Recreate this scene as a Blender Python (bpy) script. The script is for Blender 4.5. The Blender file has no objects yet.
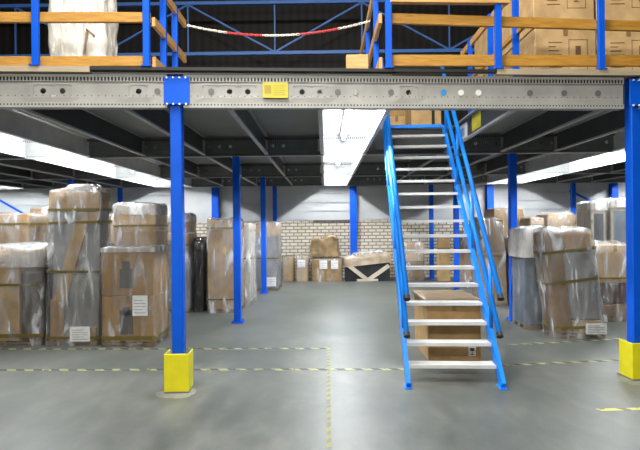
import bpy, bmesh, math, random
from mathutils import Vector, Matrix, noise
S = bpy.context.scene
C = S.collection
F = 498.0; EYE = 1.6; ROLL = math.radians(0.57)
cr, sr = math.cos(ROLL), math.sin(ROLL)

# ------------------------------------------------------------------ measuring
def at(px, py, d):
    """world X and Z of what the photo shows at (px, py) if it stands d metres away"""
    xu, yu = px - 320, 225 - py
    xr = xu * cr + yu * sr; yr = -xu * sr + yu * cr
    return (xr - 5) / F * d, EYE + yr / F * d
def gd(px, py):
    """distance of a floor point"""
    xu, yu = px - 320, 225 - py
    return -EYE * F / (-xu * sr + yu * cr)
def fl(px):
    """distance of the mezzanine front line"""
    return (4.79 + .0635 * 1.44) / (1 - .0635 * (px - 325) / F)
def fy(x):
    return 4.79 + .0635 * (x + 1.44)

# ------------------------------------------------------------------ materials
def mat(name, col, rough=.6, metal=0, spec=.5):
    m = bpy.data.materials.new(name); m.use_nodes = True
    b = m.node_tree.nodes['Principled BSDF']
    b.inputs['Base Color'].default_value = (*col, 1)
    b.inputs['Roughness'].default_value = rough
    b.inputs['Metallic'].default_value = metal
    b.inputs['Specular IOR Level'].default_value = spec
    return m, m.node_tree, b
def nd(nt, t, **kw):
    n = nt.nodes.new(t)
    for k, v in kw.items(): setattr(n, k, v)
    return n
def ramp(nt, fac, stops):
    r = nd(nt, 'ShaderNodeValToRGB'); e = r.color_ramp.elements
    while len(e) < len(stops): e.new(.5)
    for q, (p, c) in zip(e, stops):
        q.position = p; q.color = c if len(c) == 4 else (*c, 1)
    nt.links.new(fac, r.inputs[0]); return r.outputs[0]
def coords(nt, scale=(1, 1, 1), rot=(0, 0, 0)):
    tc = nd(nt, 'ShaderNodeTexCoord'); mp = nd(nt, 'ShaderNodeMapping')
    mp.inputs['Scale'].default_value = scale; mp.inputs['Rotation'].default_value = rot
    nt.links.new(tc.outputs['Object'], mp.inputs[0]); return mp.outputs[0]
def noi(nt, vec, scale, detail=3, dist=0, rough=.55):
    n = nd(nt, 'ShaderNodeTexNoise')
    n.inputs['Scale'].default_value = scale; n.inputs['Detail'].default_value = detail
    n.inputs['Distortion'].default_value = dist; n.inputs['Roughness'].default_value = rough
    nt.links.new(vec, n.inputs['Vector']); return n.outputs['Fac']
def bump(nt, b, h, strength=.3, dist=.01):
    n = nd(nt, 'ShaderNodeBump'); n.inputs['Strength'].default_value = strength; n.inputs['Distance'].default_value = dist
    nt.links.new(h, n.inputs['Height']); nt.links.new(n.outputs[0], b.inputs['Normal'])
def mth(nt, op, a, b=None):
    n = nd(nt, 'ShaderNodeMath', operation=op)
    for i, v in enumerate((a, b)):
        if v is None: continue
        if isinstance(v, (int, float)): n.inputs[i].default_value = v
        else: nt.links.new(v, n.inputs[i])
    return n.outputs[0]
def mottled(name, c0, c1, rough=.6, scale=6, stretch=(1, 1, 1), metal=0, bmp=0, rot=(0, 0, 0), dist=0, spec=.5):
    m, nt, b = mat(name, c0, rough, metal, spec)
    f = noi(nt, coords(nt, stretch, rot), scale, 4, dist)
    nt.links.new(ramp(nt, f, [(.3, c0), (.7, c1)]), b.inputs['Base Color'])
    if bmp: bump(nt, b, f, bmp)
    return m

BLUE = mottled('blue_paint', (.0, .075, .52), (.001, .092, .62), .5, 3, spec=.2)
STAIRBLUE = mottled('stair_blue_paint', (.004, .19, .72), (.008, .23, .82), .42, 3, spec=.3)
DARKBLUE = mottled('truss_blue_paint', (.07, .20, .58), (.09, .24, .66), .5, 3)
YELLOW = mottled('yellow_paint', (.62, .56, .004), (.70, .64, .006), .5, 8)
SIGN = mottled('sign_yellow', (.46, .41, .015), (.54, .48, .025), .5, 6)
OCHRE = mat('sign_ochre', (.34, .24, .008), .5)[0]
def galv(name, slots, base=(.42, .41, .37)):
    m, nt, b = mat(name, base, .55, .15)
    co = coords(nt)
    f = noi(nt, co, 5, 4)
    col = ramp(nt, f, [(.3, tuple(v * .86 for v in base)), (.7, tuple(v * 1.1 for v in base))])
    if slots:
        sp = nd(nt, 'ShaderNodeSeparateXYZ'); nt.links.new(co, sp.inputs[0])
        x, z = sp.outputs[0], sp.outputs[2]
        fr = mth(nt, 'FRACT', mth(nt, 'DIVIDE', x, .0325))
        hit = mth(nt, 'LESS_THAN', fr, .52)
        top = mth(nt, 'MULTIPLY', mth(nt, 'GREATER_THAN', z, .257), mth(nt, 'LESS_THAN', z, .293))
        hit2 = mth(nt, 'LESS_THAN', fr, .40)
        bot = mth(nt, 'MULTIPLY', mth(nt, 'GREATER_THAN', z, .022), mth(nt, 'LESS_THAN', z, .036))
        mid = mth(nt, 'MULTIPLY', mth(nt, 'GREATER_THAN', z, .112), mth(nt, 'LESS_THAN', z, .120))
        fm = mth(nt, 'MULTIPLY', mth(nt, 'LESS_THAN', mth(nt, 'FRACT', mth(nt, 'DIVIDE', x, .065)), .16), mid)
        k = mth(nt, 'MAXIMUM', mth(nt, 'MAXIMUM', mth(nt, 'MULTIPLY', hit, top), mth(nt, 'MULTIPLY', hit2, bot)), fm)
        mx = nd(nt, 'ShaderNodeMix', data_type='RGBA')
        nt.links.new(k, mx.inputs[0]); nt.links.new(col, mx.inputs[6]); mx.inputs[7].default_value = (.008, .008, .008, 1)
        col = mx.outputs[2]
    nt.links.new(col, b.inputs['Base Color'])
    return m
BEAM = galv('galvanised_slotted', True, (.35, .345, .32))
BEAMSHADE = galv('shaded_slotted', True, (.15, .155, .15))  # inner beams: gloom under the deck put into the steel colour
GALV = galv('galvanised', False, (.40, .40, .39))
GALVLIT = galv('galvanised_lit', False, (.55, .55, .54))  # joists bordering lit bays: lamp brightness put into a paler colour
WEBSHADE = mottled('shade_grey_steel', (.035, .038, .036), (.055, .058, .055), .5, 4)  # joist webs of the unlit bays: shade put into the colour
TREAD = galv('tread_steel', False, (.62, .62, .60))
PLUG = mat('plug_grey', (.13, .13, .12), .5)[0]
PLUGB = mat('plug_blue', (.02, .25, .60), .5)[0]
PLUGW = mat('plug_white', (.75, .75, .70), .5)[0]
DECK = mottled('deck_underside', (.19, .19, .185), (.24, .24, .23), .7, 1.5)
RUBBER = mat('black_edge', (.008, .008, .009), .6)[0]
PLY = mottled('ply_edge', (.32, .26, .17), (.42, .35, .25), .7, 12, (.3, 3, 8))
def wood(name, c0, c1):
    m, nt, b = mat(name, c0, .55)
    f = noi(nt, coords(nt, (1.2, 14, 14)), 3.2, 5, .6)
    nt.links.new(ramp(nt, f, [(.32, c0), (.68, c1)]), b.inputs['Base Color'])
    return m
PINE = wood('pine', (.34, .155, .015), (.50, .26, .04))
PINEP = wood('pine_pale', (.48, .25, .07), (.62, .37, .14))
PALLET = wood('pallet_wood', (.16, .10, .045), (.26, .17, .08))
def cardboard(name, c):
    m, nt, b = mat(name, c, .8)
    f = noi(nt, coords(nt, (2, 2, 2)), 3, 5)
    nt.links.new(ramp(nt, f, [(.3, tuple(v * .8 for v in c)), (.7, tuple(v * 1.15 for v in c))]), b.inputs['Base Color'])
    bump(nt, b, noi(nt, coords(nt, (60, 2, 2)), 2, 2), .15, .004)
    return m
CARD = cardboard('cardboard', (.38, .23, .088))
CARDD = cardboard('cardboard_dark', (.24, .14, .052))
CARDL = cardboard('cardboard_light', (.50, .33, .15))
INK = mat('print_ink', (.06, .035, .02), .8)[0]
TAPE = mat('parcel_tape', (.23, .15, .05), .35)[0]
BAND = mat('olive_band', (.14, .105, .018), .45)[0]
PAPER = mottled('paper', (.62, .63, .62), (.78, .78, .76), .7, 14)
GREYPANEL = mottled('grey_panel', (.20, .20, .20), (.33, .33, .32), .5, 4, (1, 1, .6))
DARKPANEL = mottled('dark_panel', (.025, .03, .04), (.05, .06, .075), .3, 3)
BLUEGREY = mottled('bluegrey_panel', (.12, .16, .22), (.22, .27, .33), .4, 4)
BROWNPANEL = mottled('brown_panel', (.045, .026, .014), (.08, .045, .025), .45, 5)
CREAM = mottled('cream_panel', (.52, .45, .34), (.62, .55, .44), .5, 4)
REDBROWN = mottled('redbrown_panel', (.06, .02, .014), (.10, .035, .025), .4, 4)
def film(name, lo, hi, c=(.80, .81, .82), p0=.45, p1=.72, rot=.5, s=2.2, bm_=.8, shine=.7):
    m = bpy.data.materials.new(name); m.use_nodes = True
    nt = m.node_tree; b = nt.nodes['Principled BSDF']; out = nt.nodes['Material Output']
    b.inputs['Base Color'].default_value = (*c, 1); b.inputs['Roughness'].default_value = .2
    b.inputs['Specular IOR Level'].default_value = .9
    v = coords(nt, (1.8, 1.8, .55), (rot * .5, rot, .3)); v2 = coords(nt, (2.6, 2.6, .8), (-rot, -rot * .7, .9))
    f = mth(nt, 'MAXIMUM', noi(nt, v, s, 3, 1.0, .45), noi(nt, v2, s * 1.3, 2, .8, .45))
    fac = ramp(nt, f, [(p0, (lo,) * 3), ((p0 + p1) / 2 + .03, (lo + (hi - lo) * .25,) * 3), (p1, (hi,) * 3)])
    bump(nt, b, noi(nt, v2, s * 2.5, 3, 1.0), bm_, .035)
    t = nd(nt, 'ShaderNodeBsdfTransparent'); mx = nd(nt, 'ShaderNodeMixShader')
    nt.links.new(fac, mx.inputs[0]); nt.links.new(t.outputs[0], mx.inputs[1]); nt.links.new(b.outputs[0], mx.inputs[2])
    bn = nd(nt, 'ShaderNodeBump'); bn.inputs['Strength'].default_value = 1; bn.inputs['Distance'].default_value = .08
    nt.links.new(noi(nt, v, s * 1.9, 4, 1.4, .6), bn.inputs['Height'])
    fr = nd(nt, 'ShaderNodeFresnel'); fr.inputs['IOR'].default_value = 1.42; nt.links.new(bn.outputs[0], fr.inputs['Normal'])
    gl_ = nd(nt, 'ShaderNodeBsdfGlossy'); gl_.inputs['Roughness'].default_value = .16; nt.links.new(bn.outputs[0], gl_.inputs['Normal'])
    mg = nd(nt, 'ShaderNodeMixShader'); nt.links.new(mth(nt, 'MULTIPLY', fr.outputs[0], shine), mg.inputs[0])
    nt.links.new(mx.outputs[0], mg.inputs[1]); nt.links.new(gl_.outputs[0], mg.inputs[2])
    nt.links.new(mg.outputs[0], out.inputs[0])
    return m
FILM = film('stretch_film', .08, .80, p0=.47, p1=.72)
FILMT = film('stretch_film_thin', .05, .55, p0=.5, p1=.74)
FILMW = film('stretch_film_white', .30, .85, (.82, .82, .82), .44, .68)
FILMC = film('cream_sheet', .62, 1.0, (.80, .77, .69), .42, .58, .9, 2.0, .6, .15)
FILMK = film('black_film', .85, 1.0, (.012, .012, .014), .35, .6)

def floor_mat():
    m, nt, b = mat('concrete_floor', (.3, .3, .3), .38, spec=.35)
    co = coords(nt)
    f = noi(nt, co, .55, 6, .4)
    g = noi(nt, coords(nt, (1, .5, 1)), 4.5, 8, .3, .65)
    k = mth(nt, 'ADD', mth(nt, 'MULTIPLY', f, .55), mth(nt, 'MULTIPLY', g, .45))
    nt.links.new(ramp(nt, k, [(.34, (.050, .057, .052)), (.5, (.096, .104, .095)), (.66, (.160, .163, .146))]), b.inputs['Base Color'])
    nt.links.new(ramp(nt, g, [(.25, (.36,) * 3), (.75, (.46,) * 3)]), b.inputs['Roughness'])
    bump(nt, b, noi(nt, co, 1.6, 3), .05, .02)
    return m
def brick_mat():
    m, nt, b = mat('cream_brick', (.6, .55, .45), .85)
    tc = nd(nt, 'ShaderNodeTexCoord'); sp = nd(nt, 'ShaderNodeSeparateXYZ'); cb = nd(nt, 'ShaderNodeCombineXYZ')
    nt.links.new(tc.outputs['Object'], sp.inputs[0]); nt.links.new(sp.outputs[0], cb.inputs[0]); nt.links.new(sp.outputs[2], cb.inputs[1])
    t = nd(nt, 'ShaderNodeTexBrick'); nt.links.new(cb.outputs[0], t.inputs['Vector'])
    t.inputs['Scale'].default_value = 1; t.inputs['Brick Width'].default_value = .235; t.inputs['Row Height'].default_value = .098
    t.inputs['Mortar Size'].default_value = .016; t.inputs['Mortar Smooth'].default_value = .2
    t.inputs['Color1'].default_value = (.66, .60, .49, 1); t.inputs['Color2'].default_value = (.54, .48, .38, 1)
    t.inputs['Mortar'].default_value = (.20, .17, .14, 1)
    nt.links.new(t.outputs[0], b.inputs['Base Color'])
    return m
def ribs_mat():
    m, nt, b = mat('dark_cladding', (.02, .017, .013), .7)
    w = nd(nt, 'ShaderNodeTexWave'); w.inputs['Scale'].default_value = 1.3; w.inputs['Distortion'].default_value = .4
    nt.links.new(coords(nt), w.inputs[0])
    nt.links.new(ramp(nt, w.outputs['Fac'], [(.3, (.003, .0028, .0025)), (.8, (.012, .010, .008))]), b.inputs['Base Color'])
    return m
def tape_mat(name, c, p, duty, dark=(.05, .05, .042)):
    m, nt, b = mat(name, c, .6)
    sp = nd(nt, 'ShaderNodeSeparateXYZ'); nt.links.new(coords(nt), sp.inputs[0])
    k = mth(nt, 'LESS_THAN', mth(nt, 'FRACT', mth(nt, 'DIVIDE', mth(nt, 'ADD', sp.outputs[0], mth(nt, 'MULTIPLY', sp.outputs[1], .8)), p)), duty)
    nz = noi(nt, coords(nt), 9, 3)
    k = mth(nt, 'MULTIPLY', k, mth(nt, 'GREATER_THAN', nz, .42))
    mx = nd(nt, 'ShaderNodeMix', data_type='RGBA'); nt.links.new(k, mx.inputs[0])
    mx.inputs[6].default_value = (*dark, 1); mx.inputs[7].default_value = (*c, 1)
    nt.links.new(mx.outputs[2], b.inputs['Base Color'])
    return m
TAPEH = tape_mat('hazard_tape', (.30, .30, .13), .20, .52)
TAPEY = tape_mat('worn_yellow_line', (.24, .24, .055), .14, .55, (.13, .135, .12))
TAPEY2 = tape_mat('yellow_tape', (.55, .52, .12), .26, .75, (.14, .14, .10))
WALLP = mottled('white_panel', (.47, .48, .48), (.53, .54, .54), .6, 2)
ROOFM = mat('dark_roof', (.02, .02, .02), .8)[0]
SIDEW = mat('side_wall', (.12, .12, .115), .8)[0]
WHITEM = mat('white_enamel', (.8, .8, .8), .4)[0]
REDP = mat('red_plastic', (.62, .02, .02), .4)[0]
WHITEP = mat('white_plastic', (.8, .78, .68), .4)[0]
def emit(name, c, s):
    m, nt, b = mat(name, c)
    b.inputs['Emission Color'].default_value = (*c, 1); b.inputs['Emission Strength'].default_value = s
    return m
TUBE = emit('lit_tube', (.93, .97, 1.0), 430)

# ------------------------------------------------------------------ mesh helpers
def new(): return bmesh.new()
def box(bm, c, s, rot=None, bev=0, seg=1):
    t = bmesh.new(); bmesh.ops.create_cube(t, size=1)
    for v in t.verts: v.co = Vector((v.co.x * s[0], v.co.y * s[1], v.co.z * s[2]))
    if bev: bmesh.ops.bevel(t, geom=list(t.edges), offset=bev, segments=seg, affect='EDGES', profile=.5)
    M = Matrix.Translation(Vector(c))
    if rot is not None: M = M @ rot
    t.transform(M); merge(bm, t); return bm
def bx(bm, x0, x1, y0, y1, z0, z1, bev=0):
    return box(bm, ((x0 + x1) / 2, (y0 + y1) / 2, (z0 + z1) / 2), (abs(x1 - x0), abs(y1 - y0), abs(z1 - z0)), None, bev)
def merge(bm, t):
    mp = {v: bm.verts.new(v.co) for v in t.verts}
    for f in t.faces:
        try: bm.faces.new([mp[v] for v in f.verts])
        except ValueError: pass
    t.free()
def bar(bm, a, b, w, h, bev=0):
    """rectangular bar from a to b; w across (horizontal), h in the other direction"""
    a, b = Vector(a), Vector(b); d = b - a; L = d.length; d.normalize()
    up = Vector((0, 0, 1)) if abs(d.z) < .999 else Vector((0, 1, 0))
    s = d.cross(up).normalized(); u = s.cross(d).normalized()
    R = Matrix((d, s, u)).transposed().to_4x4()
    return box(bm, (a + b) / 2, (L, w, h), R, bev)
def rod(bm, a, b, r, n=12, r2=None):
    a, b = Vector(a), Vector(b); d = b - a
    t = bmesh.new(); bmesh.ops.create_cone(t, cap_ends=True, segments=n, radius1=r, radius2=r if r2 is None else r2, depth=d.length)
    t.transform(Matrix.Translation((a + b) / 2) @ d.to_track_quat('Z', 'Y').to_matrix().to_4x4())
    merge(bm, t); return bm
def obj(name, bm, m, parent=None, smooth=False):
    bmesh.ops.recalc_face_normals(bm, faces=bm.faces[:])
    me = bpy.data.meshes.new(name); bm.to_mesh(me); bm.free()
    me.materials.append(m)
    if smooth:
        for p in me.polygons: p.use_smooth = True
    o = bpy.data.objects.new(name, me); C.objects.link(o)
    if parent: o.parent = parent
    return o
def tag(o, label, cat, group=None, kind=None):
    o['label'] = label; o['category'] = cat
    if group: o['group'] = group
    if kind: o['kind'] = kind
    return o
def thing(name, label, cat, loc=(0, 0, 0), rz=0, group=None):
    o = bpy.data.objects.new(name, None); C.objects.link(o); o.empty_display_size = .1
    o.location = loc; o.rotation_euler = (0, 0, rz)
    return tag(o, label, cat, group)
def struct(name, bm, m):
    o = obj(name, bm, m); o['kind'] = 'structure'; return o
def ordn(n): return ['first', 'second', 'third', 'fourth', 'fifth', 'sixth', 'seventh', 'eighth', 'ninth', 'tenth', 'eleventh', 'twelfth'][n]

# ------------------------------------------------------------------ room
WB = 14.95                                                   # back wall
struct('floor', bx(new(), -11, 11, -7, 15.2, -.1, 0), floor_mat())
struct('wall_back', bx(new(), -11, 11, WB, WB + .2, 0, 1.72), brick_mat())
b = new(); z = 1.72
while z < 3.3:
    bx(b, -11, 11, WB - .01, WB + .2, z + .03, z + .262); bx(b, -11, 11, WB + .03, WB + .2, z, z + .03); z += .262
struct('wall_back_panels', b, WALLP)
struct('wall_back_cladding', bx(new(), -11, 11, WB, WB + .2, z, 9), ribs_mat())
struct('wall_left', bx(new(), -11.2, -11, -7, 15.2, 0, 9), SIDEW)
struct('wall_right', bx(new(), 11, 11.2, -7, 15.2, 0, 9), SIDEW)
struct('wall_behind', bx(new(), -11, 11, -7.2, -7, 0, 9), SIDEW)
struct('ceiling', bx(new(), -11.2, 11.2, -7.2, 15.2, 9, 9.2), ROOFM)
b = new(); bx(b, -10.9, 10.9, WB - .08, WB, 6.02, 6.30); struct('trim_1', b, mottled('band_brown', (.05, .043, .033), (.075, .065, .05), .8, 3))
b = new(); bx(b, -.35, .95, WB - .05, WB, 1.70, 1.745); struct('trim_2', b, mat('ledge', (.10, .09, .075), .8)[0])

# ------------------------------------------------------------------ mezzanine steel
BZ, BT, DZ = 2.75, 3.07, 3.12                               # beam underside, beam top, walking level
XL, XR = -1.46, 3.10
ROWS = [None, 8.2, 11.75, 14.5]
def base_plate_bm(w): 
    b = new(); bx(b, -w, w, -w, w, 0, .012)
    for sx in (-1, 1):
        for sy in (-1, 1): rod(b, (sx * w * .75, sy * w * .75, .01), (sx * w * .75, sy * w * .75, .035), .012, 6)
    return b
def column(x, y, label, w=.112, guard=False, plate=True, top=BT, m=BLUE, rz=0, bz=BZ):
    t = thing('mezzanine_column', label, 'column', (x, y, 0), rz, 'blue mezzanine columns')
    s = new(); box(s, (0, 0, top / 2), (w, w, top), None, .008); obj('shaft', s, m, t)
    if guard:
        g = new()
        bx(g, -.118, .118, -.125, -.112, 0.012, .375, .004); bx(g, -.118, -.106, -.112, .09, 0.012, .375, .004); bx(g, .106, .118, -.112, .09, 0.012, .375, .004)
        gp = obj('column_guard', g, YELLOW, t)
        q = new(); bx(q, -.12, .12, -.13, .12, 0, .012); obj('base_plate', q, PLUG, t)
    else: obj('base_plate', base_plate_bm(.095), m, t)
    if plate:
        h = new(); box(h, (.022, -.092, (BZ + BT) / 2 + .004), (.245, .014, .27), None, .003)
        c = obj('connection_plate', h, BLUE, t)
        k = new()
        for sx in (-.09, -.03, .03, .09):
            for zz in (.03, .285): rod(k, (sx + .022, -.099, BZ + zz), (sx + .022, -.112, BZ + zz), .010, 6)
        obj('bolt_row', k, PLUGW, c)
    return t
ang = math.atan(.0635)
column(at(177.2, 300, gd(177, 394) + .1)[0], fy(XL) + .1, 'blue steel column at front left with a yellow guard at its foot', guard=True, rz=ang)
column(at(633.5, 300, gd(634, 379) + .1)[0], fy(3.13) + .1, 'blue steel column at right edge of photo with a yellow guard at its foot', guard=True, rz=ang)
for y, w in zip(ROWS[1:], ('second', 'third', 'last')):
    column(XL, y + .05, 'slim blue column on the left of the aisle, %s from the front' % w, .115, top=BZ, plate=False)
    column(XR, y + .05, {'second': 'slim blue column standing just right of the stairs', 'third': 'slim blue column seen through the right side of the stair treads', 'last': 'slim blue column by the back wall seen through the middle of the stair treads'}[w], .115, top=BZ, plate=False)
column(-6.05, ROWS[2] + .05, 'blue column rising behind the tall wrapped load at the left', .115, top=BZ, plate=False)
column(-6.0, ROWS[3] + .05, 'blue column at the back wall above the cartons left of the front column', .115, top=BZ, plate=False)
column(7.22, ROWS[3] + .05, 'blue column at the back wall behind the leaning wrapped load at right', .115, top=BZ, plate=False)
# columns carried by the wall
for px, lab in ((80, 'behind the far left loads'), (216, 'left of the aisle above the tall film wrapped loads'), (353, 'above the black and cream wrapped frame'), (488, 'right of the stairs above the far loads'), (610, 'at the far right above the dark fronted cabinets')):
    x = at(px, 200, WB)[0]
    t = thing('wall_column', 'blue column fixed to the back wall ' + lab, 'column', (x, WB - .10, 0), 0, 'blue columns along the back wall')
    b = new(); bx(b, -.1, .1, -.08, -.07, 0, BZ); bx(b, -.1, .1, .07, .08, 0, BZ); bx(b, -.008, .008, -.07, .07, 0, BZ); obj('shaft', b, BLUE, t)
    b = new(); bx(b, -.12, .12, -.09, .09, 0, .015); obj('base_plate', b, BLUE, t)
for x0, z0, x1, z1, lab in ((7.3, 2.55, 8.5, 1.95, 'blue diagonal brace on the back wall between the right hand wall columns'), (-9.9, 2.5, -8.6, 1.75, 'blue diagonal brace on the back wall at the far left edge')):
    o = obj('wall_brace', bar(new(), (x0, WB - .02, z0), (x1, WB - .02, z1), .03, .06), BLUE); tag(o, lab, 'brace')

def web(bm, L, zs, holes, r=.027, pitch=.175, thick=.006):
    """a plate along x with round holes through it, z rows given"""
    t = bmesh.new(); z0, za, zb, z1 = zs; zc = (za + zb) / 2
    n = max(1, int(L / pitch)); p = L / n
    for k in range(n):
        x0, x1 = k * p, (k + 1) * p; xc = (x0 + x1) / 2
        for a, c in ((z0, za), (zb, z1)):
            t.faces.new([t.verts.new((x, 0, z)) for x, z in ((x0, a), (x1, a), (x1, c), (x0, c))])
        if k in holes:
            N = 16; ring = []; out = []
            for i in range(N):
                q = math.pi / 4 + i * 2 * math.pi / N; ca, sa = math.cos(q), math.sin(q)
                ring.append(t.verts.new((xc + r * ca, 0, zc + r * sa)))
                m = max(abs(ca), abs(sa)); out.append(t.verts.new((xc + ca / m * p / 2, 0, zc + sa / m * (zb - za) / 2)))
            for i in range(N):
                j = (i + 1) % N; t.faces.new((ring[i], out[i], out[j], ring[j]))
        else:
            t.faces.new([t.verts.new((x, 0, z)) for x, z in ((x0, za), (x1, za), (x1, zb), (x0, zb))])
    bmesh.ops.remove_doubles(t, verts=t.verts[:], dist=1e-4)
    bmesh.ops.recalc_face_normals(t, faces=t.faces[:])
    bmesh.ops.solidify(t, geom=t.faces[:], thickness=thick)
    merge(bm, t); return n, p, zc
def beam(x0, x1, y0, y1, label, holes, plugs=(), m=None):
    L = math.hypot(x1 - x0, y1 - y0)
    t = thing('main_beam', label, 'beam', (x0, y0, BZ), math.atan2(y1 - y0, x1 - x0), 'perforated main beams of the mezzanine')
    b = new(); n, p, zc = web(b, L, (.004, .10, .22, .316), holes)
    if m: obj('bottom_flange', bx(new(), 0, L, -.014, .075, -.006, -.001), GALV, t)
    bx(b, 0, L, -.012, .075, 0, .006); bx(b, 0, L, -.012, .075, .314, .32)
    bx(b, 0, L, -.014, -.006, .0, .045); bx(b, 0, L, -.014, -.006, .25, .32)
    obj('perforated_web', b, m or BEAM, t)
    for k, m in plugs:
        q = new(); rod(q, ((k + .5) * p, -.006, zc), ((k + .5) * p, .012, zc), .03, 14)
        o = obj('hole_plug', q, m, t); 
        if m is PLUGB: o['label'] = 'blue plastic plug in the round hole'
    return t
random.seed(4)
def fb(x): return (x, fy(x) + .03)
HX = lambda pxs, x0, n_: [int((at(p, 90, fl(p))[0] - x0) / .1745) for p in pxs]
xa, xb, xc_, xd = -6.0, -1.44 - .08, -1.44 + .08, 3.13 - .08
beam(*[v for pr in zip(fb(xa), fb(xb)) for v in pr], 'long perforated front beam left of the front left column', set(HX((38, 55, 130), xa, 0)) | {0, 3, 5}, [(k, PLUG) for k in HX((149,), xa, 0)])
beam(*[v for pr in zip(fb(xc_), fb(xd)) for v in pr], 'perforated front beam above the aisle and stairs carrying a yellow plate', set(HX((205, 224, 243, 299, 316, 411), xc_, 0)),
     [(k, PLUG) for k in HX((207, 337, 356, 397), xc_, 0)] + [(k, PLUGB) for k in HX((448,), xc_, 0)] + [(k, PLUGW) for k in HX((467, 484, 355), xc_, 0)] + [(k, PLUG) for k in HX((535, 556, 590), xc_, 0)])
beam(*[v for pr in zip(fb(3.13 + .08), fb(6.5)) for v in pr], 'perforated front beam right of the column at the right edge', {4, 5, 9})
names = ('second', 'third', 'rearmost')
for y, nm in zip(ROWS[1:], names):
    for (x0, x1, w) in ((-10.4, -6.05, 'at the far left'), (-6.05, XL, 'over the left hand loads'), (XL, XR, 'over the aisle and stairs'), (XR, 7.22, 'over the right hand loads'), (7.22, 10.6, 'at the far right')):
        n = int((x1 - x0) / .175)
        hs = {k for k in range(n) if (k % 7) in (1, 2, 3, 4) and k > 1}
        beam(x0, x1, y, y, 'perforated %s cross beam under the mezzanine %s' % (nm, w), hs, (), BEAMSHADE)

# deck with the stair opening
OX0, OX1, OY1 = .68, 2.0, 7.72
b = new()
def slab(b, x0, x1, y0f, y1, z0, z1):
    vs = [(x0, y0f(x0)), (x1, y0f(x1)), (x1, y1), (x0, y1)]
    lo = [b.verts.new((x, y, z0)) for x, y in vs]; hi = [b.verts.new((x, y, z1)) for x, y in vs]
    b.faces.new(lo); b.faces.new(hi)
    for i in range(4): b.faces.new((lo[i], lo[(i + 1) % 4], hi[(i + 1) % 4], hi[i]))
slab(b, -10.8, OX0, lambda x: fy(x) + .02, WB - .02, BT + .005, DZ)
slab(b, OX1, 10.8, lambda x: fy(x) + .02, WB - .02, BT + .005, DZ)
slab(b, OX0, OX1, lambda x: OY1, WB - .02, BT + .005, DZ)
dk = thing('mezzanine_deck', 'grey mezzanine deck over the loads with an opening for the stairs', 'mezzanine floor', (0, 0, 0))
obj('deck_panel', b, DECK, dk)
def edge(x0, x1, m, name, z0=BT + .006, z1=DZ + .01, off=-.012):
    e = new(); bar(e, (x0, fy(x0) + off, (z0 + z1) / 2), (x1, fy(x1) + off, (z0 + z1) / 2), .05, z1 - z0); o = obj(name, e, m, dk); return o
X = lambda px, py=66: at(px, py, fl(px))[0]
edge(-6, X(90), PLY, 'edge_board')['label'] = 'pale plywood edge of the deck'
edge(X(90), X(495), RUBBER, 'edge_strip', BT + .026, DZ + .006)['label'] = 'black edge strip of the deck'
edge(X(495), 6.5, PLY, 'edge_board')['label'] = 'pale plywood edge of the deck'

# joists
JL = [-.06, -.97, -2.0, -3.0, -3.92, -4.98, -5.95, -6.95, -7.95, -8.85, -9.85]
JR = [.68, 2.0, 2.93, 3.80, 4.76, 5.78, 6.75, 7.75, 8.75, 9.6, 10.5]
def joist(x, y0, y1, label, face, m=GALV):
    t = thing('floor_joist', label, 'joist', (x, y0, BZ), 0, 'galvanised joists under the mezzanine deck')
    L = y1 - y0; w = -.05 * face
    b = new(); bx(b, -.003, .003, 0, L, .02, .318); obj('joist_web', b, WEBSHADE if m is GALV else m, t)
    b = new(); bx(b, 0, w, 0, L, .012, .02); bx(b, w, w + .004 * face, 0, L, .02, .038); obj('bottom_flange', b, m, t)
    b = new(); bx(b, 0, w, 0, L, .310, .318); obj('top_flange', b, m, t)
    for yy in (.02, L - .02): obj('end_cleat', bx(new(), -.045, .045, yy - .004, yy + .004, .06, .26), m, t)
spans = ('front', 'middle', 'rear')
for side, js, face in (('left', JL, -1), ('right', JR, 1)):
    for i, x in enumerate(js):
        for k, sp in enumerate(spans):
            y0 = (fy(x) + .06 + .05) if k == 0 else ROWS[k] + .09
            y1 = ROWS[k + 1] - .02
            if k == 0 and abs(x) > 7: continue
            if k == 1 and abs(x) > 10: continue
            nm = '%s %s of the lit middle bay' % (ordn(i), side) if i else 'bordering the lit middle bay on its %s' % side
            joist(x, y0, y1, 'grey steel joist, %s, in the %s span' % (nm, sp), face, GALVLIT if abs(x) < .7 or 3.85 < abs(x) < 6 and x not in (5.95, -5.95) else GALV)
o = obj('trimmer_joist', bx(new(), OX0 + .07, OX1 - .02, OY1 - .006, OY1 + .006, BZ + .01, BT), WEBSHADE); tag(o, 'dark grey trimmer plate closing the deck opening at the top of the stairs', 'joist')

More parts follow.
